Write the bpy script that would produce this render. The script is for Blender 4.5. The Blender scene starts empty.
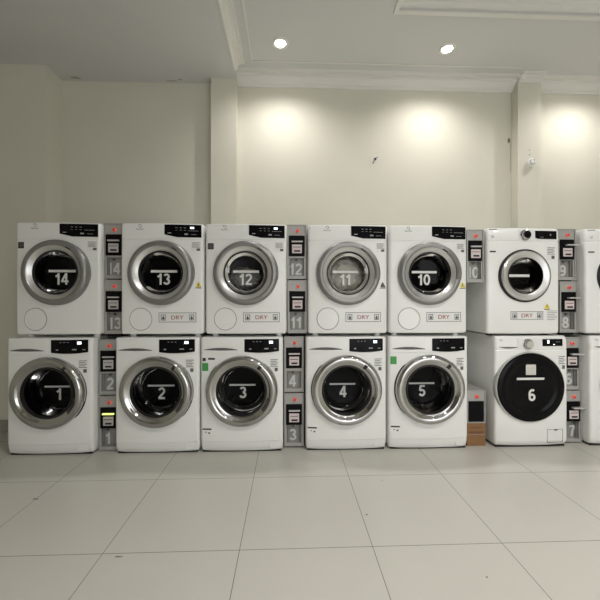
import bpy, bmesh, math, random
from math import pi, sin, cos, radians
from mathutils import Vector, Matrix
random.seed(7)
C = bpy.context.scene.collection

# ---------------------------------------------------------------- camera, light, exposure
cam_d = bpy.data.cameras.new('camera'); cam = bpy.data.objects.new('camera', cam_d); C.objects.link(cam)
cam.location = (0, 0, 1.118); cam.rotation_euler = (radians(90), 0, -0.0355)
cam_d.sensor_width = 36; cam_d.lens = 329 / 600 * 36; cam_d.clip_start = .02
bpy.context.scene.camera = cam
vs = bpy.context.scene.view_settings
vs.view_transform = 'Standard'; vs.look = 'None'; vs.gamma = 1; vs.use_curve_mapping = False
vs.exposure = 0.40
W = bpy.data.worlds.new('world'); bpy.context.scene.world = W; W.use_nodes = True
W.node_tree.nodes['Background'].inputs[0].default_value = (.95, .96, .97, 1)
W.node_tree.nodes['Background'].inputs[1].default_value = 2.1
LAMP_WALL = 28      # the row of downlights beside the machines
LAMP_ROOM = 58      # the other downlights of the room
LAMP_COL = (1.0, .972, .935)

# ---------------------------------------------------------------- materials
def mat(name, col, rough=.5, metal=0, spec=.5, emit=None, es=1, coat=0):
    m = bpy.data.materials.new(name); m.use_nodes = True
    b = m.node_tree.nodes['Principled BSDF']
    b.inputs['Base Color'].default_value = (*col, 1); b.inputs['Roughness'].default_value = rough
    b.inputs['Metallic'].default_value = metal; b.inputs['Specular IOR Level'].default_value = spec
    b.inputs['Coat Weight'].default_value = coat; b.inputs['Coat Roughness'].default_value = .05
    if emit: b.inputs['Emission Color'].default_value = (*emit, 1); b.inputs['Emission Strength'].default_value = es
    return m
def noisy(m, scale, amt, detail=4, bump=0, stretch=(1, 1, 1)):
    nt = m.node_tree; b = nt.nodes['Principled BSDF']; col = b.inputs['Base Color'].default_value[:]
    tc = nt.nodes.new('ShaderNodeNewGeometry'); mp = nt.nodes.new('ShaderNodeMapping'); mp.inputs['Scale'].default_value = stretch
    n = nt.nodes.new('ShaderNodeTexNoise'); n.inputs['Scale'].default_value = scale; n.inputs['Detail'].default_value = detail
    nt.links.new(tc.outputs['Position'], mp.inputs['Vector']); nt.links.new(mp.outputs[0], n.inputs['Vector'])
    r = nt.nodes.new('ShaderNodeMix'); r.data_type = 'RGBA'
    r.inputs[6].default_value = [c * (1 - amt) for c in col[:3]] + [1]; r.inputs[7].default_value = [min(1, c * (1 + amt)) for c in col[:3]] + [1]
    nt.links.new(n.outputs[0], r.inputs[0]); nt.links.new(r.outputs[2], b.inputs['Base Color'])
    if bump:
        bp = nt.nodes.new('ShaderNodeBump'); bp.inputs['Strength'].default_value = bump; bp.inputs['Distance'].default_value = .01
        nt.links.new(n.outputs[0], bp.inputs['Height']); nt.links.new(bp.outputs[0], b.inputs['Normal'])
    return m
M = {}
M['wall'] = noisy(mat('cream_wall_paint', (.655, .635, .545), .75), 2.2, .05, 6, .05)
M['ceil'] = noisy(mat('white_ceiling_paint', (.60, .60, .59), .8), 1.5, .03, 4)
M['trim'] = mat('white_plaster_moulding', (.72, .71, .67), .6)
M['skirt'] = noisy(mat('grey_skirting_tile', (.30, .30, .25), .35), 12, .1)
M['white'] = mat('white_enamel', (.86, .87, .855), .30, coat=.2)
M['white2'] = mat('white_plastic', (.80, .81, .80), .35)
M['silver'] = mat('satin_silver_plastic', (.27, .27, .265), .36, .6)
M['silverb'] = mat('bright_silver_plastic', (.66, .66, .65), .28, .7)
M['chrome'] = mat('chrome', (.47, .47, .465), .08, 1)
M['darkmetal'] = mat('dark_chrome', (.12, .12, .12), .3, .8)
M['black'] = mat('black_plastic', (.005, .005, .006), .4, spec=.08)
M['gasket'] = mat('black_rubber', (.012, .012, .012), .6)
M['glossblack'] = mat('glossy_black_glass', (.004, .004, .005), .14, spec=.12)
M['drum'] = mat('drum_steel', (.10, .10, .11), .4, .6)
M['seal'] = mat('dark_door_seal', (.012, .012, .013), .6)
M['num'] = mat('white_sticker_vinyl', (.78, .78, .76), .5)
M['numb'] = mat('worn_grey_white_vinyl', (.60, .61, .60), .5)
M['ink'] = mat('grey_ink', (.11, .11, .11), .6)
M['seam'] = mat('shadowed_seam_plastic', (.22, .22, .21), .5)
M['inkd'] = mat('black_ink', (.02, .02, .02), .6)
M['inkr'] = mat('red_ink', (.40, .17, .16), .6)
M['paper'] = mat('paper_label', (.72, .70, .66), .7)
M['yellow'] = mat('yellow_warning_vinyl', (.75, .60, .05), .5)
M['green'] = mat('green_label', (.06, .32, .08), .5)
M['lit'] = mat('lit_display', (.8, .9, .95), .4, emit=(.85, .95, 1), es=1.6)
M['icon'] = mat('panel_icon_print', (.35, .36, .37), .5)
M['boxgrey'] = noisy(mat('grey_powder_coat', (.40, .40, .385), .45, .2), 60, .08)
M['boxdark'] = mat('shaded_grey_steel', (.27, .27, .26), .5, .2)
M['red'] = mat('red_button_light', (.75, .08, .05), .4, emit=(1, .12, .08), es=.25)
M['redink'] = mat('red_plastic', (.55, .08, .06), .4)
M['coin'] = mat('brushed_coin_plate', (.62, .60, .60), .35, .4)
M['pink'] = mat('pinkish_coin_label', (.68, .58, .58), .5)
M['card'] = noisy(mat('brown_cardboard', (.25, .13, .055), .85), 40, .15)
M['cloth'] = noisy(mat('white_laundry', (.52, .50, .45), .9), 16, .4, 6, .9)  # strong colour noise stands in for the shading of the crumples
M['clothg'] = noisy(mat('grey_laundry', (.42, .42, .41), .9), 14, .25, 6, .4)
M['dirt'] = mat('dark_dirt', (.06, .055, .045), .9)
M['patch'] = mat('old_filler_patch', (.66, .64, .57), .8)
M['lime'] = mat('lime_slot_light', (.7, .8, .2), .4, emit=(.75, .9, .25), es=.9)
M['lamp'] = mat('downlight_lens', (1, 1, 1), .4, emit=(1, .98, .92), es=30)

def glass_mat(name, tint, gl):
    m = bpy.data.materials.new(name); m.use_nodes = True; nt = m.node_tree; nt.nodes.clear()
    o = nt.nodes.new('ShaderNodeOutputMaterial'); mx = nt.nodes.new('ShaderNodeMixShader')
    t = nt.nodes.new('ShaderNodeBsdfTransparent'); t.inputs[0].default_value = (*tint, 1)
    g = nt.nodes.new('ShaderNodeBsdfGlossy'); g.inputs['Roughness'].default_value = .04; g.inputs[0].default_value = (.9, .9, .9, 1)
    f = nt.nodes.new('ShaderNodeFresnel'); f.inputs[0].default_value = gl
    nt.links.new(f.outputs[0], mx.inputs[0]); nt.links.new(t.outputs[0], mx.inputs[1]); nt.links.new(g.outputs[0], mx.inputs[2])
    nt.links.new(mx.outputs[0], o.inputs[0]); return m
M['glass'] = glass_mat('smoked_door_glass', (.22, .23, .24), 1.2)
M['half'] = glass_mat('lightly_smoked_door_glass', (.62, .62, .62), 1.25)
M['clear'] = glass_mat('clear_door_glass', (.82, .82, .80), 1.25)

def floor_mat():
    m = bpy.data.materials.new('porcelain_floor_tile'); m.use_nodes = True; nt = m.node_tree; b = nt.nodes['Principled BSDF']; L = nt.links.new
    g = nt.nodes.new('ShaderNodeNewGeometry'); s = nt.nodes.new('ShaderNodeSeparateXYZ'); L(g.outputs['Position'], s.inputs[0])
    def mth(op, a, v=None):
        n = nt.nodes.new('ShaderNodeMath'); n.operation = op
        L(a, n.inputs[0])
        if v is not None:
            if isinstance(v, float) or isinstance(v, int): n.inputs[1].default_value = v
            else: L(v, n.inputs[1])
        return n.outputs[0]
    def joint(sock, off, w):
        a = mth('ADD', sock, 60 - off); a = mth('DIVIDE', a, .6); a = mth('FRACT', a); a = mth('SUBTRACT', a, .5); a = mth('ABSOLUTE', a)
        return mth('GREATER_THAN', a, .5 - w / .6)
    jx = joint(s.outputs[0], -.818, .0016); jy = joint(s.outputs[1], 2.0795, .0016)
    j = mth('MAXIMUM', jx, jy)
    n = nt.nodes.new('ShaderNodeTexNoise'); n.inputs['Scale'].default_value = 1.3; n.inputs['Detail'].default_value = 5; L(g.outputs['Position'], n.inputs['Vector'])
    c1 = nt.nodes.new('ShaderNodeMix'); c1.data_type = 'RGBA'; c1.inputs[6].default_value = (.52, .505, .455, 1); c1.inputs[7].default_value = (.57, .555, .505, 1); L(n.outputs[0], c1.inputs[0])
    c2 = nt.nodes.new('ShaderNodeMix'); c2.data_type = 'RGBA'; c2.inputs[7].default_value = (.16, .15, .13, 1); L(j, c2.inputs[0]); L(c1.outputs[2], c2.inputs[6])
    L(c2.outputs[2], b.inputs['Base Color']); b.inputs['Roughness'].default_value = .30; b.inputs['Specular IOR Level'].default_value = .4
    return m
M['floor'] = floor_mat()

# ---------------------------------------------------------------- helpers
_mesh = {}
def to_mesh(name, bm, m, smooth=None):
    me = bpy.data.meshes.new(name)
    bmesh.ops.recalc_face_normals(bm, faces=bm.faces)
    bm.to_mesh(me); bm.free()
    me.materials.append(m)
    if smooth is not None:
        for p in me.polygons: p.use_smooth = True
        me.set_sharp_from_angle(angle=radians(smooth))
    return me
def obj(name, key, build, m, parent=None, loc=(0, 0, 0), smooth=35, label=None):
    """one mesh object; meshes with the same key are shared"""
    k = (key, m.name)
    if key is None or k not in _mesh:
        bm = bmesh.new(); build(bm); me = to_mesh(name, bm, m, smooth)
        if key is not None: _mesh[k] = me
    else: me = _mesh[k]
    o = bpy.data.objects.new(name, me); C.objects.link(o); o.location = loc
    if parent is not None: o.parent = parent
    if label: o['label'] = label
    return o
def thing(name, label, cat, loc, group=None, rotz=0):
    o = bpy.data.objects.new(name, None); C.objects.link(o); o.location = loc; o.rotation_euler = (0, 0, rotz)
    o.empty_display_size = .1
    o['label'] = label; o['category'] = cat
    if group: o['group'] = group
    return o
def tag(o, label, cat, group=None):
    o['label'] = label; o['category'] = cat
    if group: o['group'] = group
    return o
def struct(name, bm, m, smooth=None):
    o = bpy.data.objects.new(name, to_mesh(name, bm, m, smooth)); C.objects.link(o); o['kind'] = 'structure'; return o
def box(bm, x0, x1, y0, y1, z0, z1, bev=0, seg=2):
    r = bmesh.ops.create_cube(bm, size=1)
    for v in r['verts']: v.co = Vector((x0 + (v.co.x + .5) * (x1 - x0), y0 + (v.co.y + .5) * (y1 - y0), z0 + (v.co.z + .5) * (z1 - z0)))
    if bev:
        es = {e for v in r['verts'] for e in v.link_edges}
        bmesh.ops.bevel(bm, geom=list(es), offset=bev, segments=seg, affect='EDGES', profile=.5)
def lathe(bm, prof, cx=0, cz=0, n=64, a0=0, a1=2 * pi):
    """prof (r, y) turned about the Y axis through (cx, cz)"""
    full = abs(a1 - a0 - 2 * pi) < 1e-6; m = n if full else n + 1; rings = []
    for r, y in prof:
        if r < 1e-6: rings.append([bm.verts.new((cx, y, cz))]); continue
        rings.append([bm.verts.new((cx + r * cos(a0 + (a1 - a0) * i / n), y, cz + r * sin(a0 + (a1 - a0) * i / n))) for i in range(m)])
    for A, B in zip(rings, rings[1:]):
        for i in range(n):
            j = (i + 1) % m
            if len(A) == 1 and len(B) == 1: continue
            if len(A) == 1: bm.faces.new((A[0], B[i], B[j]))
            elif len(B) == 1: bm.faces.new((A[i], A[j], B[0]))
            else: bm.faces.new((A[i], A[j], B[j], B[i]))
    if not full:
        for k in (0, -1):
            vs_ = [R[k] for R in rings if len(R) > 1]
            if len(vs_) > 2:
                try: bm.faces.new(vs_)
                except ValueError: pass
BOW = .015
def yf(x): return -BOW * max(0, 1 - (x / .29) ** 2)
def loft_body(bm, secs, w, d, cr=.022, nf=14):
    """secs: (z, inset, front_offset); plan outline with a bowed front and rounded front corners"""
    rings = []
    hw = w / 2
    for z, ins, fo in secs:
        pts = [(-hw + ins, d - ins)]
        for k in range(5):
            a = pi + k / 4 * pi / 2
            pts.append((-hw + cr + (cr - ins) * cos(a), cr + (cr - ins) * sin(a) + fo + yf(hw - cr) ))
        for i in range(1, nf):
            x = -hw + cr + (w - 2 * cr) * i / nf
            pts.append((x, yf(x) + ins + fo))
        for k in range(5):
            a = 1.5 * pi + k / 4 * pi / 2
            pts.append((hw - cr + (cr - ins) * cos(a), cr + (cr - ins) * sin(a) + fo + yf(hw - cr)))
        pts.append((hw - ins, d - ins))
        rings.append([bm.verts.new((x, y, z)) for x, y in pts])
    for A, B in zip(rings, rings[1:]):
        for i in range(len(A)): bm.faces.new((A[i], A[(i + 1) % len(A)], B[(i + 1) % len(A)], B[i]))
    bm.faces.new(rings[0][::-1]); bm.faces.new(rings[-1])
def holed_body(key, secs, w, d, cz, r, depth):
    """body with the round door opening cut into it"""
    if key in _mesh: return _mesh[key]
    bm = bmesh.new(); loft_body(bm, secs, w, d); a = bpy.data.objects.new('tmp', to_mesh('body', bm, M['white'])); C.objects.link(a)
    bm = bmesh.new(); lathe(bm, [(0, -.2), (r, -.2), (r, depth), (0, depth)], 0, cz, 64); b = bpy.data.objects.new('tmp2', to_mesh('cut', bm, M['white'])); C.objects.link(b)
    md = a.modifiers.new('cut', 'BOOLEAN'); md.object = b; md.operation = 'DIFFERENCE'; md.solver = 'EXACT'
    bpy.context.view_layer.update()
    me = bpy.data.meshes.new_from_object(a.evaluated_get(bpy.context.evaluated_depsgraph_get())); me.name = key
    bpy.data.objects.remove(a); bpy.data.objects.remove(b)
    for p in me.polygons: p.use_smooth = True
    me.set_sharp_from_angle(angle=radians(30))
    _mesh[key] = me; return me
def strip(bm, x0, x1, z0, z1, y=0, t=.0015, n=None, curve=True):
    """a thin plate with thickness following the bowed front; z0, z1 may be functions of x"""
    n = n or max(1, int((x1 - x0) / .03)); F = []; B = []
    for i in range(n + 1):
        x = x0 + (x1 - x0) * i / n; b = (yf(x) if curve else 0) + y
        a0 = z0(x) if callable(z0) else z0; a1 = z1(x) if callable(z1) else z1
        F.append([bm.verts.new((x, b - t, a0)), bm.verts.new((x, b - t, a1))]); B.append([bm.verts.new((x, b + .002, a0)), bm.verts.new((x, b + .002, a1))])
    for i in range(n):
        bm.faces.new((F[i][0], F[i + 1][0], F[i + 1][1], F[i][1])); bm.faces.new((B[i][0], B[i][1], B[i + 1][1], B[i + 1][0]))
        bm.faces.new((F[i][0], B[i][0], B[i + 1][0], F[i + 1][0])); bm.faces.new((F[i][1], F[i + 1][1], B[i + 1][1], B[i][1]))
    bm.faces.new((F[0][0], F[0][1], B[0][1], B[0][0])); bm.faces.new((F[n][0], B[n][0], B[n][1], F[n][1]))
def text_bm(bm, s, size, cx, cz, y, bold=0.0, sx=1.0, curve=False, depth=.0004):
    c = bpy.data.curves.new('t', 'FONT'); c.body = s; c.size = size; c.align_x = 'CENTER'; c.align_y = 'CENTER'; c.offset = bold; c.extrude = depth
    c.resolution_u = 4
    o = bpy.data.objects.new('t', c); C.objects.link(o); bpy.context.view_layer.update()
    me = bpy.data.meshes.new_from_object(o.evaluated_get(bpy.context.evaluated_depsgraph_get()))
    bpy.data.objects.remove(o); b2 = len(bm.verts); bm.from_mesh(me); bpy.data.meshes.remove(me)
    bm.verts.ensure_lookup_table(); vv = bm.verts[b2:]
    xs = [v.co.x for v in vv]; zs = [v.co.y for v in vv]; mx = (min(xs) + max(xs)) / 2; mz = (min(zs) + max(zs)) / 2
    for v in vv:
        x = (v.co.x - mx) * sx + cx; z = v.co.y - mz + cz
        v.co = Vector((x, y - v.co.z + (yf(x) if curve else 0), z))
# outlines of the sans-serif numerals used on the stickers
def arc(cx, cz, rx, rz, a0, a1, n=14):
    return [(cx + rx * cos(radians(a0 + (a1 - a0) * i / n)), cz + rz * sin(radians(a0 + (a1 - a0) * i / n))) for i in range(n + 1)]
STROKES = {
    '0': (.60, [arc(.30, .5, .22, .42, 0, 360, 28)]),
    '1': (.40, [[(.30, 0), (.30, 1)], [(.30, .90), (.20, .78), (.04, .70)]]),
    '2': (.60, [arc(.30, .69, .21, .23, 165, -25) + [(.36, .42), (.16, .22), (.10, .08)], [(.02, .08), (.58, .08)]]),
    '3': (.60, [arc(.29, .72, .19, .20, 160, -90), arc(.29, .29, .22, .21, 90, -165)]),
    '4': (.62, [[(.43, 0), (.43, 1)], [(.40, .94), (.07, .33)], [(.0, .29), (.62, .29)]]),
    '5': (.60, [[(.14, .92), (.54, .92)], [(.17, .96), (.10, .50)], arc(.29, .32, .22, .24, 140, -160)]),
    '6': (.60, [arc(.30, .31, .21, .23, 0, 360, 24), arc(.33, .56, .25, .36, 55, 200)]),
    '7': (.58, [[(.02, .92), (.57, .92)], [(.50, .90), (.32, .55), (.22, 0)]]),
    '8': (.60, [arc(.30, .73, .18, .19, 0, 360, 24), arc(.30, .29, .22, .21, 0, 360, 24)]),
    '9': (.60, [arc(.30, .69, .21, .23, 0, 360, 24), arc(.27, .44, .25, .36, -125, 20)])}
def stroke(bm, pts, w, fy, by, k, ox, oz):
    L = [Vector((p[0], p[1])) for p in pts]; closed = (L[0] - L[-1]).length < 1e-5
    rows = []
    for i, p in enumerate(L):
        a = L[i - 1] if i > 0 else (L[-2] if closed else p); b = L[i + 1] if i < len(L) - 1 else (L[1] if closed else p)
        d1 = (p - a).normalized() if (p - a).length > 1e-6 else None; d2 = (b - p).normalized() if (b - p).length > 1e-6 else None
        d = ((d1 or d2) + (d2 or d1)).normalized(); n = Vector((-d.y, d.x)); c = max(.6, n.dot(Vector((-(d1 or d2).y, (d1 or d2).x))))
        q = [p + n * w / 2 / c, p - n * w / 2 / c]
        rows.append([bm.verts.new((ox + v.x * k, y, oz + v.y * k)) for y in (fy, by) for v in q])
    for A, B in zip(rows, rows[1:]):
        for e, f in ((0, 1), (1, 3), (3, 2), (2, 0)): bm.faces.new((A[e], A[f], B[f], B[e]))
    if not closed:
        for A in (rows[0], rows[-1]): bm.faces.new((A[0], A[1], A[3], A[2]))
def digits(bm, s, h, cx, cz, y, sx=1.0, t=.0012):
    total = sum(STROKES[c][0] for c in s) + .13 * (len(s) - 1); x = -total / 2
    for i, c in enumerate(s):
        for q, pts in enumerate(STROKES[c][1]): stroke(bm, pts, .175, y - t - .0001 * q, y, h, cx + x * h, cz - h / 2)
        x += STROKES[c][0] + .13
def rim(bm, x0, x1, z0, z1, y, w, curve=False):
    strip(bm, x0, x1, z0, z0 + w, y, curve=curve); strip(bm, x0, x1, z1 - w, z1, y, curve=curve)
    strip(bm, x0, x0 + w, z0 + w, z1 - w, y, curve=curve); strip(bm, x1 - w, x1, z0 + w, z1 - w, y, curve=curve)

# ---------------------------------------------------------------- room shell
H1, H2, YW = 3.13, 3.20, 3.09
XL, XR, YB = -3.4, 5.0, -3.6
bm = bmesh.new(); box(bm, XL - .2, XR + .2, YB - .5, YW + .2, -.15, 0); struct('floor', bm, M['floor'])
bm = bmesh.new(); box(bm, XL - .2, XR + .2, YW, YW + .2, 0, 3.6); struct('wall_back', bm, M['wall'])
bm = bmesh.new(); box(bm, XL - .2, XL, YB, YW, 0, 3.6); struct('wall_left', bm, M['wall'])
bm = bmesh.new(); box(bm, XR, XR + .2, YB, YW, 0, 3.6); struct('wall_right', bm, M['wall'])
bm = bmesh.new(); box(bm, XL, XR, YB - .2, YB, 2.6, 3.6); box(bm, XL, .5, YB - .2, YB, 0, 2.6); box(bm, 4.3, XR, YB - .2, YB, 0, 2.6); box(bm, 2.3, 2.45, YB - .2, YB, 0, 2.6)
struct('wall_front', bm, M['wall'])  # unseen wall, left part kept solid to darken that side of the room
# corner block on the left that comes forward from the back wall, two shallow pillars
M['wallshade'] = noisy(mat('olive_dimmed_wall_paint', (.50, .50, .38), .75), 2.2, .10, 6, .05)  # wall colour with the dim olive light mixed in, left unassigned
bm = bmesh.new(); box(bm, XL, -2.07, 2.89, YW, 0, H1); struct('wall_left_block', bm, M['wall'])
bm = bmesh.new(); box(bm, -.700, -.468, 3.0, YW, 0, H1); struct('wall_pillar', bm, M['wall'])
bm = bmesh.new(); box(bm, 2.145, 2.365, 3.0, YW, 0, 3.2); struct('wall_pillar', bm, M['wall'])
bm = bmesh.new(); box(bm, XL, -2.07, 2.878, 2.89, 0, .105); struct('baseboard_left', bm, M['skirt'])
bm = bmesh.new(); box(bm, XL, -2.066, 2.874, 2.889, .105, .114); struct('trim_4', bm, M['trim'])
# ceiling: lower flat part on the left, higher part on the right with a raised tray
bm = bmesh.new(); box(bm, XL, -.476, YB, YW, H1, H1 + .47); struct('ceiling', bm, M['ceil'])
TX0, TX1, TY0, TY1 = .79, 4.4, -2.4, 2.33
bm = bmesh.new()
box(bm, -.476, XR, TY1, YW, H2, 3.6); box(bm, -.476, XR, YB, TY0, H2, 3.6); box(bm, -.476, TX0, TY0, TY1, H2, 3.6); box(bm, TX1, XR, TY0, TY1, H2, 3.6)
box(bm, TX0, TX1, TY0, TY1, 3.36, 3.6)
struct('ceiling', bm, M['ceil'])
def mould(bm, prof, a, b, nrm):
    """sweep prof (out, z) between a and b; nrm = horizontal outward direction"""
    ends = []
    for p in (a, b): ends.append([bm.verts.new((p[0] + nrm[0] * o, p[1] + nrm[1] * o, z)) for o, z in prof])
    n = len(prof)
    for i in range(n): bm.faces.new((ends[0][i], ends[0][(i + 1) % n], ends[1][(i + 1) % n], ends[1][i]))
    bm.faces.new(ends[0]); bm.faces.new(ends[1][::-1])
def crown(z0, z1, d):
    h = z1 - z0
    return [(0, z0), (.012, z0), (.016, z0 + .12 * h), (.03, z0 + .18 * h), (.034, z0 + .3 * h), (.4 * d, z0 + .48 * h), (.55 * d, z0 + .66 * h), (.58 * d, z0 + .62 * h), (.66 * d, z0 + .64 * h), (.68 * d, z0 + .84 * h), (.86 * d, z0 + .86 * h), (.88 * d, z0 + .80 * h), (d, z0 + .80 * h), (d + .004, z1), (0, z1)]
bm = bmesh.new(); mould(bm, crown(3.108, H2, .13), (-.476, YW), (2.145, YW), (0, -1)); mould(bm, crown(3.108, H2, .13), (2.365, YW), (XR, YW), (0, -1)); mould(bm, crown(3.15, H2, .08), (2.145, 3.0), (2.365, 3.0), (0, -1)); struct('trim_1', bm, M['trim'])
bm = bmesh.new(); mould(bm, crown(3.125, H2, .09), (-.476, 2.9), (-.476, YB), (1, 0)); box(bm, -.322, -.310, YB, 2.88, H2 - .006, H2 + .001); box(bm, -.322, 2.10, 2.868, 2.88, H2 - .006, H2 + .001); struct('trim_2', bm, M['trim'])
pr = crown(H2 + .012, 3.36, .14)
bm = bmesh.new()
mould(bm, pr, (TX0, TY1), (TX1, TY1), (0, -1)); mould(bm, pr, (TX0, TY0), (TX0, TY1), (1, 0)); mould(bm, pr, (TX1, TY0), (TX1, TY1), (-1, 0)); mould(bm, pr, (TX0, TY0), (TX1, TY0), (0, 1))
for (a, b, c, d) in ((TX0 - .03, TX1 + .03, TY1, TY1 + .03), (TX0 - .03, TX1 + .03, TY0 - .03, TY0), (TX0 - .03, TX0, TY0, TY1), (TX1, TX1 + .03, TY0, TY1)): box(bm, a, b, c, d, H2 - .012, H2 + .001)
struct('trim_3', bm, M['trim'])

# ---------------------------------------------------------------- downlights
def downlight(x, y, z, watts, label, r=.042, cone=150):
    t = thing('downlight', label, 'ceiling light', (x, y, z), 'recessed downlights in the ceiling')
    def ring(bm):
        lathe(bm, [(r, .0), (r, -.006), (r + .018, -.008), (r + .026, 0)], n=32)
        for v in bm.verts: v.co = Vector((v.co.x, v.co.z, v.co.y))
    obj('trim_ring', 'dl_ring', ring, M['trim'], t)
    def lens(bm):
        lathe(bm, [(0, -.004), (r * .97, -.004), (r * .97, .0), (0, 0)], n=32)
        for v in bm.verts: v.co = Vector((v.co.x, v.co.z, v.co.y))
    obj('lens', 'dl_lens', lens, M['lamp'], t)
    l = bpy.data.lights.new('downlight_beam', 'SPOT'); l.energy = watts; l.color = LAMP_COL; l.spot_size = radians(cone); l.spot_blend = 1; l.shadow_soft_size = .03
    lo = bpy.data.objects.new('downlight_beam', l); C.objects.link(lo); lo.location = (0, 0, -.03); lo.parent = t
for x, y, lab in ((-.065, 2.67, 'lit round ceiling downlight between the left pillar and the wire stub'), (1.315, 2.68, 'lit round ceiling downlight above the machine marked 10'), (2.72, 2.69, 'lit ceiling downlight at the right edge of the photo')):
    downlight(x, y, H2, LAMP_WALL, lab, cone=150)
for x in (.5, 1.65, 2.8):
    for y in (.3, -1.9):
        z = 3.36 if x > TX0 else H2
        downlight(x, y, z, LAMP_ROOM, 'ceiling downlight behind the camera, number %s in the %s row' % (('one', 'two', 'three')[[.5, 1.65, 2.8].index(x)], 'nearer' if y > 0 else 'farther'))

# ---------------------------------------------------------------- shared machine parts
def brand_mark(t, x, z, kind):
    if kind == 'e':
        def b(bm):
            lathe(bm, [(.0085, -.0006), (.0115, -.0006)], x, z + .016, 20, radians(-60), radians(200))
            strip(bm, x - .007, x + .007, z + .003, z + .0055, 0, .0006, 1, False)
            text_bm(bm, 'Electrolux', .013, x, z - .006, 0, 0, 1)
            for v in bm.verts: v.co.y += yf(v.co.x) - .0006
        obj('brand_mark', 'logo_e%.2f%.2f' % (x, z), b, M['ink'], t)
    else:
        def b(bm):
            lathe(bm, [(.008, -.0006), (.0095, -.0006)], x, z, 20)
            strip(bm, x - .003, x + .005, z - .001, z + .001, 0, .0006, 1, False)
            for v in bm.verts: v.co.y += yf(v.co.x) - .0006
        obj('brand_mark', 'logo_l%.2f%.2f' % (x, z), b, M['ink'], t)
def info_sticker(t, x0, x1, z0, z1, key):
    def b(bm): strip(bm, x0, x1, z0, z1, 0, .001)
    s = obj('info_sticker', 'is' + key, b, M['white2'], t, label='small white spec sticker with grey print')
    def p(bm):
        n = 5; h = (z1 - z0)
        for i in range(n):
            z = z1 - h * (.08 + .12 * i); strip(bm, x0 + .005, x1 - .005 - .01 * (i % 2), z - h * .045, z, 0, .0016)
        strip(bm, x0 + (x1 - x0) * .55, x1 - .006, z0 + h * .05, z0 + h * .30, 0, .0016)
    obj('print', 'ip' + key, p, M['ink'], s)
def dry_sign(t, x0, x1, z0, z1, mark=True):
    s = obj('dry_sign', 'dry%.3f%.3f' % (x0, z0), lambda bm: strip(bm, x0, x1, z0, z1, 0, .001), M['white2'], t, label='white sign reading DRY in red with a thin dark border')
    obj('border', 'dryb%.3f%.3f' % (x0, z0), lambda bm: rim(bm, x0 + .003, x1 - .003, z0 + .003, z1 - .003, -.0006, .0032, True), M['ink'], s)
    cx = (x0 + x1) / 2; cz = (z0 + z1) / 2; w = x1 - x0
    obj('lettering', 'dryt%.3f%.3f' % (x0, z0), lambda bm: text_bm(bm, 'DRY', .040, cx, cz, -.0018, .0006, 1.15, True), M['inkr'], s)
    for sx in (-1, 1):
        def sym(bm, a=cx + sx * w * .37):
            rim(bm, a - .017, a + .017, cz - .021, cz + .021, -.0008, .004, True)
            strip(bm, a - .004, a + .004, cz - .002, cz + .011, -.0008, .001, 1)
            lathe(bm, [(0, yf(a) - .002), (.010, yf(a) - .002)], a, cz - .006, 12)
        obj('symbol', 'drys%.3f%.3f%d' % (x0, z0, sx), sym, M['ink'], s)
def triangle(t, x, z, m, key):
    def b(bm):
        v = [bm.verts.new((x + a, yf(x) - .0014, z + c)) for a, c in ((-.023, -.018), (.023, -.018), (0, .024))]; bm.faces.new(v)
        r = bmesh.ops.extrude_face_region(bm, geom=bm.faces[:]); [setattr(q.co, 'y', q.co.y + .003) for q in r['geom'] if isinstance(q, bmesh.types.BMVert)]
    s = obj('warning_sticker', 'tri' + key, b, m, t, label='small triangular warning sticker')
    def q(bm): strip(bm, x - .002, x + .002, z - .006, z + .010, -.001, .001, 1); strip(bm, x - .002, x + .002, z - .013, z - .009, -.001, .001, 1); strip(bm, x - .022, x + .022, z - .026, z - .021, 0, .001, 1)
    obj('print', 'trip' + key, q, M['inkd'], s)
def number_on_glass(t, s, cx, cz, y, bar=(-.10, .10, .012, .026), size=.098, m=None, gap=-.042):
    m = m or M['num']
    obj('bar_sticker', None, lambda bm: strip(bm, cx + bar[0], cx + bar[1], cz + bar[2], cz + bar[3], y, .001, 1, False), m, t, label='narrow white strip sticker on the door glass')
    if s: obj('number_sticker', None, lambda bm: digits(bm, s, size * .84, cx, cz + gap, y), m, t, label='white number %s on the door glass' % s)
def feet(t, w, d, h):
    for x in (-w / 2 + .06, w / 2 - .06):
        for y in (.07, d - .06):
            def b(bm): lathe(bm, [(0, 0), (.022, 0), (.022, h), (0, h)], n=16); [setattr(v, 'co', Vector((v.co.x, v.co.z, v.co.y))) for v in bm.verts]
            obj('foot', 'foot%.3f' % h, b, M['white2'] if h > .02 else M['gasket'], t, loc=(x, y, 0))
def under_shade(t, w, d):
    obj('base_shade', 'pl%.3f' % w, lambda bm: box(bm, -w / 2 + .014, w / 2 - .014, .016, d - .02, .001, .02), M['gasket'], t, smooth=None, label='black block added as the shadow under the front')  # black block put in to deepen the contact shadow along the floor
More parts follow.
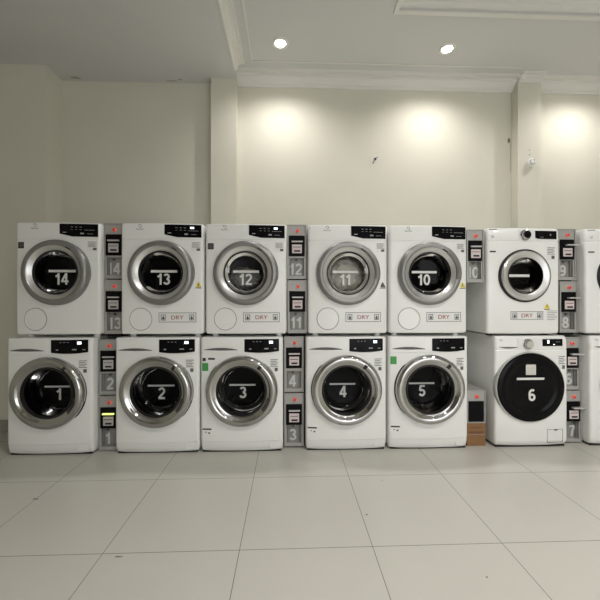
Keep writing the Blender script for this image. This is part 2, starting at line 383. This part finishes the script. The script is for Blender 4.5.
def drum(t, cz, r=.19, content=None):
    q = r + .010
    def b(bm):
        lathe(bm, [(r, .115), (r, .36), (r * .7, .375), (0, .38)], 0, cz, 48)
        for k in range(3):
            a = pi / 2 + k * 2 * pi / 3 + .3
            for y0 in (.10,):
                c, s_ = cos(a), sin(a)
                q = [bm.verts.new((c * r * f - s_ * g, y, cz + s_ * r * f + c * g)) for y in (.13, .35) for f, g in ((1, -.03), (.8, -.008), (.8, .008), (1, .03))]
                for i in range(3): bm.faces.new((q[i], q[i + 1], q[i + 5], q[i + 4]))
                bm.faces.new(q[:4]); bm.faces.new(q[4:])
    obj('drum', 'drum%.3f%.3f' % (cz, r), b, M['drum'], t)
    obj('door_seal', 'seal%.3f%.3f' % (cz, r), lambda bm: lathe(bm, [(q - .0005, .004), (q - .010, .008), (q - .020, .035), (q - .022, .045), (q - .022, .06), (q - .018, .09), (q - .01, .116)], 0, cz, 48), M['seal'], t)
def screen(t, pts, key, lit, icons):
    """black control glass; pts = x0, x1, z_bottom function, z_top; icons = small printed marks"""
    x0, x1, zb, zt = pts
    s = obj('control_panel', 'cp' + key, lambda bm: strip(bm, x0, x1, zb, zt, 0, .003, 20), M['glossblack'], t, label='glossy black touch control panel')
    def ic(bm):
        for (a, b_, c, d) in icons: strip(bm, a, b_, c, d, -.003, .0008, 1)
    obj('printed_icons', 'ic' + key, ic, M['icon'], s)
    if lit: obj('lit_display', 'li' + key + str(lit), lambda bm: [strip(bm, a, b_, c, d, -.003, .001, 1) for a, b_, c, d in lit], M['lit'], s)

# ---------------------------------------------------------------- the four kinds of machine
D = .53
def bowl(cz, r=.166, dep=.058):
    return lambda bm: lathe(bm, [(r, -.030), (r - .006, -.012), (r - .016, .014), (r - .028, dep - .010), (r - .036, dep - .002), (r - .044, dep), (0, dep + .001)], 0, cz, 56)
def e_dryer(X, label, num, sign=True, tag_sticker=False, tri=None, lit=True, content=None, Z=.845, Y=2.44, stain=None):
    t = thing('tumble_dryer', label, 'dryer', (X, Y, Z), 'front loading dryers in the upper row')
    w = .596
    me = holed_body('e_dryer_body', [(.025, .010, 0), (.030, .004, 0), (.042, 0, 0), (.7135, 0, 0), (.7140, .0035, 0), (.7165, .0035, 0), (.717, 0, 0), (.818, 0, 0), (.828, .003, 0), (.832, .010, 0)], w, D, .470, .2, .42)
    o = bpy.data.objects.new('body', me); C.objects.link(o); o.parent = t
    feet(t, w, D, .028)
    drum(t, .470)
    d = obj('door_ring', 'ed_ring', lambda bm: lathe(bm, [(0.2356, .012), (0.2356, -.028), (0.2328, -.040), (0.2244, -.050), (0.2113, -.054), (0.1992, -.054), (0.1926, -.050)], 0, .470, 80), M['silver'], t, label='wide satin grey door ring')
    obj('inner_bevel', 'ed_bev', lambda bm: lathe(bm, [(0.1926, -.050), (0.1870, -.044), (0.1646, -.034), (0.1590, -.030)], 0, .470, 80), M['silverb'], d, label='bright silver inner bevel of the door')
    obj('glass_rim', 'ed_rim', lambda bm: lathe(bm, [(0.1590, -.030), (0.1571, -.037), (0.1533, -.037), (0.1515, -.024), (0.1496, -.010)], 0, .470, 64), M['gasket'], d)
    obj('door_handle', 'ed_handle', lambda bm: lathe(bm, [(0.1898, -.046), (0.1935, -.056), (0.2038, -.062), (0.2207, -.060), (0.2300, -.052), (0.2356, -.040), (0.2394, -.02), (0.2375, .0)], 0, .470, 24, radians(-12), radians(52)), M['silver'], d, label='raised grip section on the right of the door ring')
    obj('handle_recess', 'ed_rec', lambda bm: lathe(bm, [(0.1931, -.0515), (0.1963, -.0555), (0.2001, -.0555), (0.2029, -.0545)], 0, .470, 24, radians(52), radians(64)), M['gasket'], d)
    g = obj('door_glass', 'ed_glass' + str(content), bowl(.470, .155), {'white': M['clear'], 'grey': M['half'], None: M['glass']}[content], d, label='recessed round door glass')
    number_on_glass(g, num, -.010, .470, .054, (-.094, .100, .008, .026), .100, M['num'], -.041)
    def flt(bm):
        lathe(bm, [(.079, .002), (.079, -.003), (.076, -.004), (.074, -.001), (.05, -.0015), (.025, -.002), (.0, -.002)], -.150, .134, 40)
        for v in bm.verts: v.co.y += yf(v.co.x)
    def flg(bm):
        lathe(bm, [(.083, .004), (.083, -.0015), (.078, -.0015), (.078, .004)], -.150, .134, 40)
        for v in bm.verts: v.co.y += yf(v.co.x)
    obj('filter_cover', 'ed_flt', flt, M['white'], t, label='round white filter cover low on the left')
    x0, x1 = .022, .284
    zb = lambda x: .730 + (.020 * max(0, 1 - (x - x0) / .09) ** 1.0)
    screen(t, (x0, x1, zb, .822), 'ed', ((.205, .232, .793, .806),) if lit else None,
           [(.10 + .03 * i, .115 + .03 * i, .797 - .0, .800) for i in range(3)] + [(.10 + .03 * i, .115 + .03 * i, .780, .782) for i in range(3)] + [(.045, .07, .757, .763), (.165, .19, .748, .758)] + [(.21, .25, .750, .752), (.19, .262, .777, .779)])
    obj('filter_groove', 'ed_fg', flg, M['seam'], t, label='fine grey outline round the filter cover')
    brand_mark(t, -.155, .795, 'e')
    info_sticker(t, .212, .280, .630, .700, 'ed')
    if sign: dry_sign(t, -.022, .25, .108, .184)
    if tag_sticker:
        s = obj('dark_tag', 'ed_tag', lambda bm: strip(bm, -.280, -.236, .645, .690, 0, .001), M['inkd'], t, label='small dark label at the top left of the front')
        obj('print', 'ed_tagp', lambda bm: [strip(bm, -.276 + .012 * i, -.268 + .012 * i, .652, .683, -.001, .0008, 1) for i in range(3)], M['ink'], s)
    if tri: triangle(t, .262, .385, M[tri], 'ed')
    if content:
        def cl(bm):
            bmesh.ops.create_icosphere(bm, subdivisions=5, radius=1)
            from mathutils import noise
            big = content == 'white'
            for v in bm.verts:
                n = v.co.normalized(); k = 1 + .18 * noise.noise(n * 2.6 + Vector((3, 1, X))) + .10 * noise.noise(n * 6 + Vector((1, X, 2)))
                q = Vector((n.x * .16, n.y * .11, n.z * .15)) * k if big else Vector((n.x * .12, n.y * .10, n.z * .085)) * k
                c = Vector((0, .165, .470)) if big else Vector((-.03, .15, .44))
                v.co = q + c
                v.co.y = max(v.co.y, .066 + .006 * noise.noise(v.co * 22))
                rr = math.hypot(v.co.x, v.co.z - .470)
                if rr > .165: f = .165 / rr; v.co.x *= f; v.co.z = .470 + (v.co.z - .470) * f
        l = obj('laundry_load', None, cl, M['cloth'] if content == 'white' else M['clothg'], None, loc=(X, Y, Z), smooth=180)
        tag(l, 'crumpled %s laundry inside the drum of the dryer marked %s' % ('off-white' if content == 'white' else 'grey', num), 'laundry')
    return t
def e_washer(X, label, num, tilt=0, green=None, black=False, topblack=False, lit=True, knob=True, Y=2.428):
    t = thing('washing_machine', label, 'washing machine', (X, Y, 0), 'front loading washers in the lower row')
    w = .602
    me = holed_body('e_washer_body', [(.011, .008, .014), (.017, .004, .012), (.05, 0, .006), (.083, 0, .0015), (.0845, .003, .002), (.086, 0, 0), (.7265, 0, 0), (.727, .0035, 0), (.7295, .0035, 0), (.730, 0, 0), (.832, 0, 0), (.842, .003, 0), (.845, .010, 0)], w, D, .455, .2, .42)
    o = bpy.data.objects.new('body', me); C.objects.link(o); o.parent = t
    feet(t, w, D, .012); under_shade(t, w, D)
    cz = .455
    drum(t, cz)
    d = obj('door_ring', 'ew_ring', lambda bm: lathe(bm, [(.257, .0), (.258, -.022), (.256, -.036), (.249, -.047), (.236, -.053), (.220, -.053), (.208, -.048), (.199, -.040), (.190, -.036), (.181, -.034), (.177, -.030)], 0, cz, 96), M['chrome'], t, label='wide polished chrome door ring')
    obj('outer_seal', 'ew_seal', lambda bm: lathe(bm, [(.263, .012), (.263, -.008), (.256, -.010)], 0, cz, 80), M['gasket'], d)
    obj('door_handle', 'ew_handle', lambda bm: lathe(bm, [(.203, -.043), (.209, -.053), (.221, -.060), (.239, -.059), (.250, -.051), (.258, -.040), (.262, -.024), (.261, -.002)], 0, cz, 32, radians(-14), radians(50)), M['chrome'], d, label='chrome grip section on the right of the door ring')
    obj('handle_recess', 'ew_rec', lambda bm: lathe(bm, [(.200, -.0445), (.207, -.0510), (.218, -.0545), (.231, -.0542), (.241, -.050)], 0, cz, 8, radians(50), radians(56)), M['gasket'], d)
    obj('lower_notch', 'ew_notch', lambda bm: lathe(bm, [(.190, -.0385), (.199, -.0445), (.206, -.0500), (.213, -.054)], 0, cz, 16, radians(-42), radians(-14)), M['darkmetal'], d)
    obj('glass_rim', 'ew_rim', lambda bm: lathe(bm, [(.181, -.034), (.179, -.041), (.174, -.041), (.171, -.026), (.168, -.010)], 0, cz, 64), M['gasket'], d)
    g = obj('door_glass', 'ew_glass', bowl(cz, .174, .108), M['glass'], d, label='recessed round door glass')
    number_on_glass(g, num, -.007, cz, .104, (-.104, .096, .007, .020), .104, M['numb'], -.044)
    x0, x1 = .020, .272
    zb = lambda x: .732 + .010 * abs((x - .14) / .13) ** 2
    screen(t, (x0, x1, zb, .832), 'ew', ((.20, .227, .800, .818),) if lit else None,
           [(.055, .07, .756, .764), (.165, .195, .758, .766), (.235, .255, .758, .763)] + [(.08 + .025 * i, .092 + .025 * i, .812, .815) for i in range(3)])
    def dr(bm):
        strip(bm, -.276, -.030, lambda x: .749 + .003 * abs((x + .153) / .123), lambda x: .749 + .014 * (1 - ((x + .153) / .1235) ** 2) + .006, 0, .0015, 20)
    obj('drawer_grip', 'ew_drg', dr, M['ink'], t, label='thin shadowed grip slot under the detergent drawer')
    def dd(bm): rim(bm, -.284, -.018, .736, .838, 0, .0008, True)
    obj('detergent_drawer', 'ew_dd', lambda bm: strip(bm, -.278, -.030, .773, .834, 0, .002), M['white'], t)
    brand_mark(t, -.140, .800, 'e')
    t2 = obj('filter_flap', 'ew_ff', lambda bm: strip(bm, .205, .268, .030, .076, .010, .008), M['white2'], t, label='small square flap low on the right')
    info_sticker(t, .205, .268, .590, .690, 'ew')
    if green is not None: obj('energy_label', 'ew_gr%.2f' % green, lambda bm: strip(bm, -.289, -.244, green, green + .058, 0, .001), M['green'], t, label='small green energy label')
    if topblack: obj('black_tab', 'ew_tb', lambda bm: (strip(bm, -.245, -.195, .682, .695, 0, .001), strip(bm, -.285, -.262, .672, .694, 0, .001)), M['inkd'], t, label='small black sticker above the door')
    if black:
        s = obj('black_strip_sticker', 'ew_bs', lambda bm: strip(bm, -.286, -.220, .170, .180, 0, .001), M['inkd'], t, label='narrow black sticker low on the left')
        obj('print', 'ew_bsp', lambda bm: (strip(bm, -.268, -.256, .150, .156, 0, .001, 1), strip(bm, -.245, -.230, .142, .152, 0, .001, 1)), M['ink'], s)
    return t

def l_ring(t, cz, R, full):
    """silver ringed door of the third maker's dryer"""
    obj('outer_seal', 'lr_seal%.3f%.3f' % (cz, R), lambda bm: lathe(bm, [(R + .008, .012), (R + .008, -.022), (R + .004, -.026), (R - .002, -.024), (R - .006, -.02)], 0, cz, 80), M['gasket'], t, label='black outline around the door')
    d = obj('door_ring', 'lr_ring%.3f%.3f' % (cz, R), lambda bm: lathe(bm, [(R - .002, -.020), (R - .006, -.034), (R - .016, -.041), (R - .028, -.040), (R - .050, -.028), (R - .056, -.026)], 0, cz, 80), M['silverb'], t, label='silver door ring')
    obj('glass_rim', 'lr_rim%.3f%.3f' % (cz, R), lambda bm: lathe(bm, [(R - .054, -.026), (R - .060, -.032), (R - .066, -.018), (R - .07, 0)], 0, cz, 64), M['gasket'], d)
    g = obj('door_glass', 'lr_glass%.3f%.3f' % (cz, R), bowl(cz, R - .062, .06), M['glass'], d, label='recessed round door glass')
    return g
def knob(t, x, z, r, key, m=None):
    k = obj('control_knob', 'kn' + key, lambda bm: lathe(bm, [(r * 1.25, yf(x) + .001), (r * 1.22, yf(x) - .004), (r, yf(x) - .005), (r * .96, yf(x) - .022), (r * .82, yf(x) - .027)], x, z, 40), M['chrome'], t, label='round chrome edged control knob')
    obj('knob_face', 'knf' + key, lambda bm: lathe(bm, [(r * .82, yf(x) - .027), (r * .4, yf(x) - .0275), (0, yf(x) - .0275)], x, z, 32), m or M['black'], k)
def l_dryer(X, label, num, Z=.845, Y=2.44):
    t = thing('tumble_dryer', label, 'dryer', (X, Y, Z), 'front loading dryers in the upper row')
    w = .566
    me = holed_body('l_dryer_body', [(.018, .010, 0), (.024, .004, 0), (.036, 0, 0), (.705, 0, 0), (.712, .0, .002), (.716, .0, .006), (.722, .0, .004), (.728, 0, 0), (.800, 0, .004), (.815, .006, .006), (.820, .014, .008)], w, D, .456, .178, .42)
    o = bpy.data.objects.new('body', me); C.objects.link(o); o.parent = t
    feet(t, w, D, .020); drum(t, .456, .168)
    g = l_ring(t, .456, .192, True)
    number_on_glass(g, num, -.004, .456, .056, (-.112, .094, -.004, .016), .10, M['num'], -.062)
    knob(t, .004, .764, .034, 'ld')
    obj('dial_plate', 'ld_dp', lambda bm: strip(bm, -.045, .054, .730, .802, 0, .0015), M['white2'], t)
    screen(t, (.084, .256, lambda x: .742 - .006 * (x > .1), .797), 'ld', None, [(.20, .21, .762, .772), (.12, .15, .748, .750)])
    brand_mark(t, -.240, .752, 'l')
    obj('black_strip_sticker', 'ld_bs', lambda bm: strip(bm, -.262, -.218, .634, .645, 0, .001), M['inkd'], t, label='narrow black sticker beside the door')
    obj('model_plate', 'ld_mp', lambda bm: strip(bm, -.262, -.206, .806, .811, .008, .002), M['ink'], t)
    info_sticker(t, .176, .246, .580, .680, 'ld')
    dry_sign(t, -.110, .148, .122, .190)
    triangle(t, .178, .225, M['yellow'], 'ld')
    s = obj('notice_sticker', 'ld_ns', lambda bm: strip(bm, .174, .266, .118, .195, 0, .0008), M['white2'], t, label='small white notice with lines of grey print')
    obj('print', 'ld_nsp', lambda bm: [strip(bm, .180, .262 - .02 * (i % 3 == 2), .188 - .013 * i, .191 - .013 * i, 0, .0014) for i in range(6)], M['ink'], s)
    return t
def l_washer(X, label, num, black_door, Y=2.43):
    t = thing('washing_machine', label, 'washing machine', (X, Y, 0), 'front loading washers in the lower row')
    w = .566; cz = .462; ox = -.024
    me = holed_body('l_washer_body', [(.014, .014, .012), (.024, .006, .008), (.050, .001, .001), (.060, 0, 0), (.735, 0, 0), (.740, 0, .003), (.744, 0, .001), (.750, 0, 0), (.815, 0, .003), (.838, .006, .006), (.845, .014, .008)], w, D, cz, .19, .42)
    o = bpy.data.objects.new('body', me); C.objects.link(o); o.parent = t
    feet(t, w, D, .018); under_shade(t, w, D); drum(t, cz, .18)
    if black_door:
        d = obj('door_ring', 'lw_ring', lambda bm: lathe(bm, [(.268, .012), (.269, -.010), (.267, -.019), (.263, -.024), (.257, -.024)], ox, cz, 96), M['silverb'], t, label='thin chrome rim of the door')
        g = obj('door_cover', 'lw_cover', lambda bm: lathe(bm, [(.259, -.022), (.255, -.031), (.243, -.036), (.205, -.037), (.196, -.035), (.184, -.029), (.176, -.027), (.12, -.026), (0, -.025)], ox, cz, 96), M['glossblack'], d, label='glossy black round door cover')
        obj('drop_label', 'lw_dl', lambda bm: strip(bm, -.064, .012, .557, .634, -.0285, .001, 1, False), M['paper'], g, label='square white sticker at the top of the black door')
        obj('print', 'lw_dlp', lambda bm: [strip(bm, -.054, .002, .567 + .012 * i, .568 + .012 * i, -.0295, .001, 1, False) for i in range(5)], M['ink'], g)
        obj('bar_sticker', 'lw_bar', lambda bm: strip(bm, -.134, .076, .520, .536, -.029, .0015, 1, False), M['num'], g, label='white strip sticker across the black door')
        obj('number_sticker', None, lambda bm: digits(bm, num, .088, -.018, .406, -.0285), M['num'], g, label='white number %s on the black door' % num)
    else:
        g = l_ring(t, cz, .205, True)
        number_on_glass(g, num, 0, cz, .056, (-.095, .095, .004, .018), .10, M['num'], -.05)
    knob(t, -.040, .786, .033, 'lw', M['silverb'])
    obj('dial_plate', 'lw_dp', lambda bm: strip(bm, -.118, .056, .752, .826, 0, .0012), M['white2'], t)
    screen(t, (.076, .236, .770, .823), 'lw', ((.112, .125, .790, .815), (.16, .17, .778, .784)), [(.18, .215, .80, .802)])
    obj('drawer_grip', 'lw_drg', lambda bm: strip(bm, -.252, -.112, lambda x: .752 + .010 * ((x + .182) / .07) ** 2, lambda x: .764, 0, .0012, 16), M['ink'], t, label='curved grip of the detergent drawer')
    brand_mark(t, -.240, .815, 'l')
    info_sticker(t, .200, .262, .590, .700, 'lw')
    obj('filter_flap', 'lw_ff', lambda bm: (rim(bm, .112, .240, .040, .140, 0, .002, True)), M['ink'], t, label='outlined square service flap')
    obj('flap_grip', 'lw_fg', lambda bm: strip(bm, .168, .196, .131, .139, 0, .0015), M['inkd'], t)
    return t

e_dryer(-1.664, 'dryer numbered 14 at the left end of the upper row, without a sign', '14', sign=False, tag_sticker=True, lit=False)
e_dryer(-.921, 'dryer numbered 13, display lit, yellow triangle sticker, standing on washer 2', '13', tri='yellow')
e_dryer(-.311, 'dryer numbered 12, dark square tag at its upper left, touching coin box 12', '12', tag_sticker=True, content='grey')
e_dryer(.443, 'dryer with pale laundry filling its round door glass, numbered 11', '11', tri='ink', lit=False, content='white')
e_dryer(1.052, 'dryer numbered 10 with an unlit display and an empty drum, over washer 5', '10', tri='yellow', lit=False)
l_dryer(1.785, 'dryer with black knob and smaller silver door, on top of the black-doored washer', '')
l_dryer(2.556, 'dryer cut off by the right edge of the photo, topmost there', '8')
e_washer(-1.714, 'chrome-doored washer numbered 1 at the left end of the lower row', '1')
e_washer(-.953, 'chrome-doored washer numbered 2, right of the lime lit coin slot', '2')
e_washer(-.340, 'chrome-doored washer numbered 3 with green label, black tab and lit display', '3', green=.600, black=True, topblack=True)
e_washer(.430, 'chrome-doored washer numbered 4 beneath the dryer full of pale laundry', '4', black=True)
e_washer(1.050, 'chrome-doored washer numbered 5 with green label, beside the brown carton', '5', green=.640, black=True, lit=False)
l_washer(1.842, 'washer with glossy black round door numbered 6', '6', True)
l_washer(2.585, 'washer cut off by the right edge of the photo, lowest there', '7', False)

# ---------------------------------------------------------------- coin boxes
def coin_box(X, Z, num, label, Y=2.49, H=.40, w=.146, dark_gap=0, style='plate', nx=0.0, slot='num', d=.34, lever=False):
    t = thing('coin_box', label, 'coin box', (X, Y, Z), 'grey coin boxes between the machines')
    hw = w / 2; f = .0065
    zt = dark_gap + H; short = H < .35
    def hs(bm):
        # shell around a recessed number bay, a raised frame around the front
        z1 = zt; zn0 = dark_gap + .024; zn1 = dark_gap + .158
        if short: box(bm, -hw, hw, 0, d, dark_gap, z1, .002, 1)
        else:
            box(bm, -hw, hw, .03, d, dark_gap, z1)
            box(bm, -hw, hw, 0, .03, zn1, z1); box(bm, -hw, hw, 0, .03, dark_gap, zn0)
            box(bm, -hw, -hw + .018, 0, .03, zn0, zn1); box(bm, hw - .018, hw, 0, .03, zn0, zn1)
        box(bm, -hw, -hw + f, -.006, 0, dark_gap, z1); box(bm, hw - f, hw, -.006, 0, dark_gap, z1); box(bm, -hw + f, hw - f, -.006, 0, z1 - f, z1); box(bm, -hw + f, hw - f, -.006, 0, dark_gap, dark_gap + f)
    key = '%.3f%.3f%.3f%.2f' % (H, w, dark_gap, d)
    h = obj('housing', 'cb_h' + key, hs, M['boxgrey'], t, smooth=None)
    if dark_gap: obj('dark_gap', 'cb_b' + key, lambda bm: box(bm, -hw + .012, hw - .012, .02, d, 0, dark_gap), M['black'], t, label='black filler for the dark gap under the box')  # black block stands for the shade in the gap below the box
    bt = obj('push_button', 'cb_btn' + key, lambda bm: lathe(bm, [(.013, 0), (.013, -.010), (.010, -.014), (0, -.015)], .006, zt - .048, 24), M['red'], t, label='red lit push button')
    obj('button_symbol', 'cb_bs' + key, lambda bm: (strip(bm, .002, .009, zt - .057, zt - .039, -.0150, .001, 1, False), strip(bm, -.002, .014, zt - .052, zt - .047, -.0150, .001, 1, False)), M['redink'], bt)
    zp1 = zt - .083; zp0 = zp1 - .156
    p = obj('coin_panel', 'cb_p' + key, lambda bm: box(bm, -hw + .013, hw - .013, -.008, 0, zp0, zp1, .002, 1), M['black'], t, label='black coin acceptor panel')
    if slot == 'dark': pass
    else:
        if lever: obj('coin_slot', 'cb_sll' + key, lambda bm: box(bm, -.018, .075, -.036, -.008, zp1 - .052, zp1 - .041, .002, 1), M['coin'], p, label='metal lip of the coin slot')
        else: obj('coin_slot', 'cb_sl%s' % slot + key, lambda bm: box(bm, -.040, .044, -.022, -.008, zp1 - .052, zp1 - .041, .002, 1), M['lime'] if slot == 'lime' else M['coin'], p, label='lime glowing coin slot' if slot == 'lime' else 'metal lip of the coin slot')
        pl = obj('coin_plate', 'cb_pl' + key, lambda bm: box(bm, -.036, .038, -.014, -.008, zp0 + .022, zp1 - .068, .002, 1), M['pink'] if style == 'pink' else M['coin'], p, label='small metal plate with a coin return opening')
        obj('return_opening', 'cb_ro' + key, lambda bm: (box(bm, -.020, .026, -.0155, -.014, zp0 + .032, zp0 + .045), box(bm, -.028, .030, -.0155, -.014, zp0 + .066, zp0 + .070)), M['inkd'], pl)
    if not short:
        b = obj('number_bay', 'cb_nb' + key, lambda bm: (box(bm, -hw + .018, hw - .018, .026, .0305, dark_gap + .024, dark_gap + .158), box(bm, hw - .030, hw - .026, .010, .03, dark_gap + .026, dark_gap + .156), box(bm, -hw + .026, -hw + .030, .010, .03, dark_gap + .026, dark_gap + .156)), M['boxdark'], t, smooth=None, label='recessed grey bay that carries the number')
        obj('number_sticker', None, lambda bm: digits(bm, num, .087, nx, dark_gap + .076, .0255, .92), M['numb'], b, label='pale number %s in the bay' % num)
        obj('lock', 'cb_lk' + key, lambda bm: lathe(bm, [(.010, .026), (.010, .018), (0, .017)], nx + .002, dark_gap + .144, 16), M['darkmetal'], b, label='small dark lock')
    return t
BH = .404
coin_box(-1.2935, 1.2675, '14', 'grey coin box numbered 14, topmost between the dryers 14 and 13', w=.142, nx=-.014, dark_gap=.010, H=.410)
coin_box(-1.2935, .8455, '13', 'grey coin box numbered 13 at the right of dryer 14, lower of two', dark_gap=.022, nx=-.008, w=.142)
coin_box(-1.330, .406, '2', 'grey coin box numbered 2 standing on the lime lit one', nx=-.004, dark_gap=.010, H=.410)
coin_box(-1.330, 0, '1', 'grey coin box numbered 1 with lime lit slot, on the floor', dark_gap=.006, slot='lime', nx=-.022)
coin_box(.064, 1.2675, '12', 'grey coin box numbered 12, topmost in the column left of the laundry-filled dryer', dark_gap=.010, H=.410, style='pink', nx=-.008)
coin_box(.068, .8455, '11', 'grey coin box numbered 11, wedged directly under the one numbered 12', dark_gap=.022, style='pink', nx=-.012)
coin_box(.043, .414, '4', 'grey coin box numbered 4 between washers 3 and 4, upper of two', dark_gap=.010, H=.418, style='pink', nx=-.010)
coin_box(.043, 0, '3', 'grey coin box numbered 3 on the floor at the left foot of washer 4', dark_gap=.014, style='pink', nx=-.008)
coin_box(1.419, 1.253, '10', 'grey coin box numbered 10 hanging high, with no box below it', Y=2.455, style='pink', w=.132, d=.3, nx=-.004)
coin_box(1.438, .176, '', 'short grey coin box with empty black panel, standing on the brown carton', Y=2.475, H=.250, slot='dark', d=.3, w=.143)
coin_box(2.176, 1.2635, '9', 'grey coin box numbered 9, topmost beside the knobbed dryer', dark_gap=.010, Y=2.50, style='pink', nx=-.010, lever=True, w=.14)
coin_box(2.190, .8455, '8', 'grey coin box numbered 8, second from the top in the rightmost column', Y=2.50, dark_gap=.018, style='pink', nx=.0, lever=True, w=.14)
coin_box(2.214, .408, '6', 'grey coin box numbered 6 touching the right side of the black-doored washer', dark_gap=.010, H=.408, Y=2.50, style='pink', nx=.002, lever=True, w=.136)
coin_box(2.226, 0, '7', 'grey coin box numbered 7, lowest in the rightmost column, on the floor', Y=2.50, dark_gap=.008, style='pink', nx=.018, lever=True, w=.136)

# cardboard carton
t = thing('cardboard_carton', 'brown printed cardboard carton on the floor between washers 5 and 6', 'carton', (1.439, 2.470, 0))
obj('carton_body', None, lambda bm: box(bm, -.073, .073, 0, .30, 0, .175, .002, 1), M['card'], t, smooth=None)
obj('tape', None, lambda bm: box(bm, -.073, .073, -.0008, .0, .085, .089), M['boxdark'], t, label='faint line across the carton')
def cp(bm):
    for i in range(9): box(bm, -.056 + .013 * i, -.048 + .013 * i, -.0012, 0, .098, .112)
    for i in range(7): box(bm, -.046 + .014 * i, -.038 + .014 * i, -.0012, 0, .138, .146)
M['cardink'] = mat('carton_print', (.12, .06, .03), .8)
obj('carton_print', None, cp, M['cardink'], t, label='blurred dark brown print')

# ---------------------------------------------------------------- small things on the wall and ceiling
t = thing('round_wall_alarm', 'small round white alarm on the right pillar', 'wall alarm', (2.262, 3.0, 2.398))
obj('alarm_base', None, lambda bm: lathe(bm, [(.036, 0), (.036, -.022), (.030, -.028)], 0, 0, 32), M['white2'], t)
obj('alarm_face', None, lambda bm: lathe(bm, [(.031, -.029), (.029, -.030), (.016, -.031), (.012, -.036), (0, -.037)], 0, 0, 32), M['white2'], t)
obj('sounder_grille', None, lambda bm: [lathe(bm, [(.021, -.0325), (.026, -.0325), (.026, -.030), (.021, -.030)], 0, 0, 10, radians(a), radians(a + 62)) for a in (20, 110, 200, 290)], M['ink'], t, label='dark slits round the alarm face')
t = thing('wall_wire_stub', 'short dark wire ends poking out of a hole in the back wall', 'wire', (.822, YW, 2.453))
obj('hole_patch', None, lambda bm: lathe(bm, [(.0, -.0015), (.035, -.001), (.045, .001)], 0, .005, 14), M['patch'], t, label='rough filler around the hole')
obj('hole', None, lambda bm: lathe(bm, [(.013, 0), (.013, -.003), (0, -.003)], 0, 0, 10), M['dirt'], t)
def wire(pts, r=.0035):
    def b(bm):
        prev = None
        for i, p in enumerate(pts):
            p = Vector(p); q = Vector(pts[min(i + 1, len(pts) - 1)]) - Vector(pts[max(i - 1, 0)]); q.normalize(); u = q.orthogonal().normalized(); v = q.cross(u)
            ring = [bm.verts.new(p + (u * cos(a * pi / 3) + v * sin(a * pi / 3)) * r) for a in range(6)]
            if prev:
                for k in range(6): bm.faces.new((prev[k], prev[(k + 1) % 6], ring[(k + 1) % 6], ring[k]))
            prev = ring
    return b
obj('wire_end', None, wire([(0, -.002, 0), (-.006, -.02, -.006), (-.018, -.03, -.028), (-.026, -.025, -.055)]), M['ink'], t)
obj('wire_end', None, wire([(0, -.002, 0), (.008, -.018, .006), (.02, -.02, .012)]), M['dirt'], t)
def flat_mark(name, label, x, y, z, pts, m, axis):
    def b(bm):
        vv = []
        for a, c in pts:
            vv.append(bm.verts.new({'y': (a, -.001, c), 'z': (a, c, .001 if z < 1 else -.001), 'x': (-.001, a, c)}[axis]))
        f = bm.faces.new(vv); r = bmesh.ops.extrude_face_region(bm, geom=[f])
        dv = {'y': Vector((0, .002, 0)), 'z': Vector((0, 0, -.002 if z < 1 else .002)), 'x': Vector((.002, 0, 0))}[axis]
        for q in r['geom']:
            if isinstance(q, bmesh.types.BMVert): q.co += dv
    o = obj(name, None, b, m, None, loc=(x, y, z), smooth=None); o['kind'] = 'structure'
    return o
def blob(rx, rz, n=12, j=.35):
    return [(rx * cos(2 * pi * i / n) * random.uniform(1 - j, 1 + j), rz * sin(2 * pi * i / n) * random.uniform(1 - j, 1 + j)) for i in range(n)]
M['grime'] = mat('soft_grime', (.20, .18, .14), .9)
M['grimel'] = mat('light_grime', (.40, .37, .30), .9)
flat_mark('wall_stain', '', 2.118, YW, 2.652, blob(.016, .026), M['grime'], 'y')
flat_mark('wall_stain', '', 2.136, YW, 2.45, [(-.004, -.10), (.002, -.10), (.003, .18), (-.003, .18)], M['grimel'], 'y')
for z in (2.52, 2.478): flat_mark('wall_stain', '', 2.255, 3.0, z, blob(.005, .005), M['grime'], 'y')
for x, y, rx, ry in ((-1.93, 3.05, .05, .016), (-1.07, 3.06, .05, .010), (-.99, 3.04, .022, .014)): flat_mark('ceiling_stain', '', x, y, H1, blob(rx, ry), M['grimel'], 'z')
for x, y, rx, ry in ((-1.42, 1.90, .018, .006), (-.74, 1.46, .016, .003), (.41, 1.70, .006, .005), (.58, 2.02, .004, .003), (.80, 1.30, .004, .003)):
    flat_mark('floor_speck', '', x, y, 0, blob(rx, ry, 8), M['grime'], 'z')
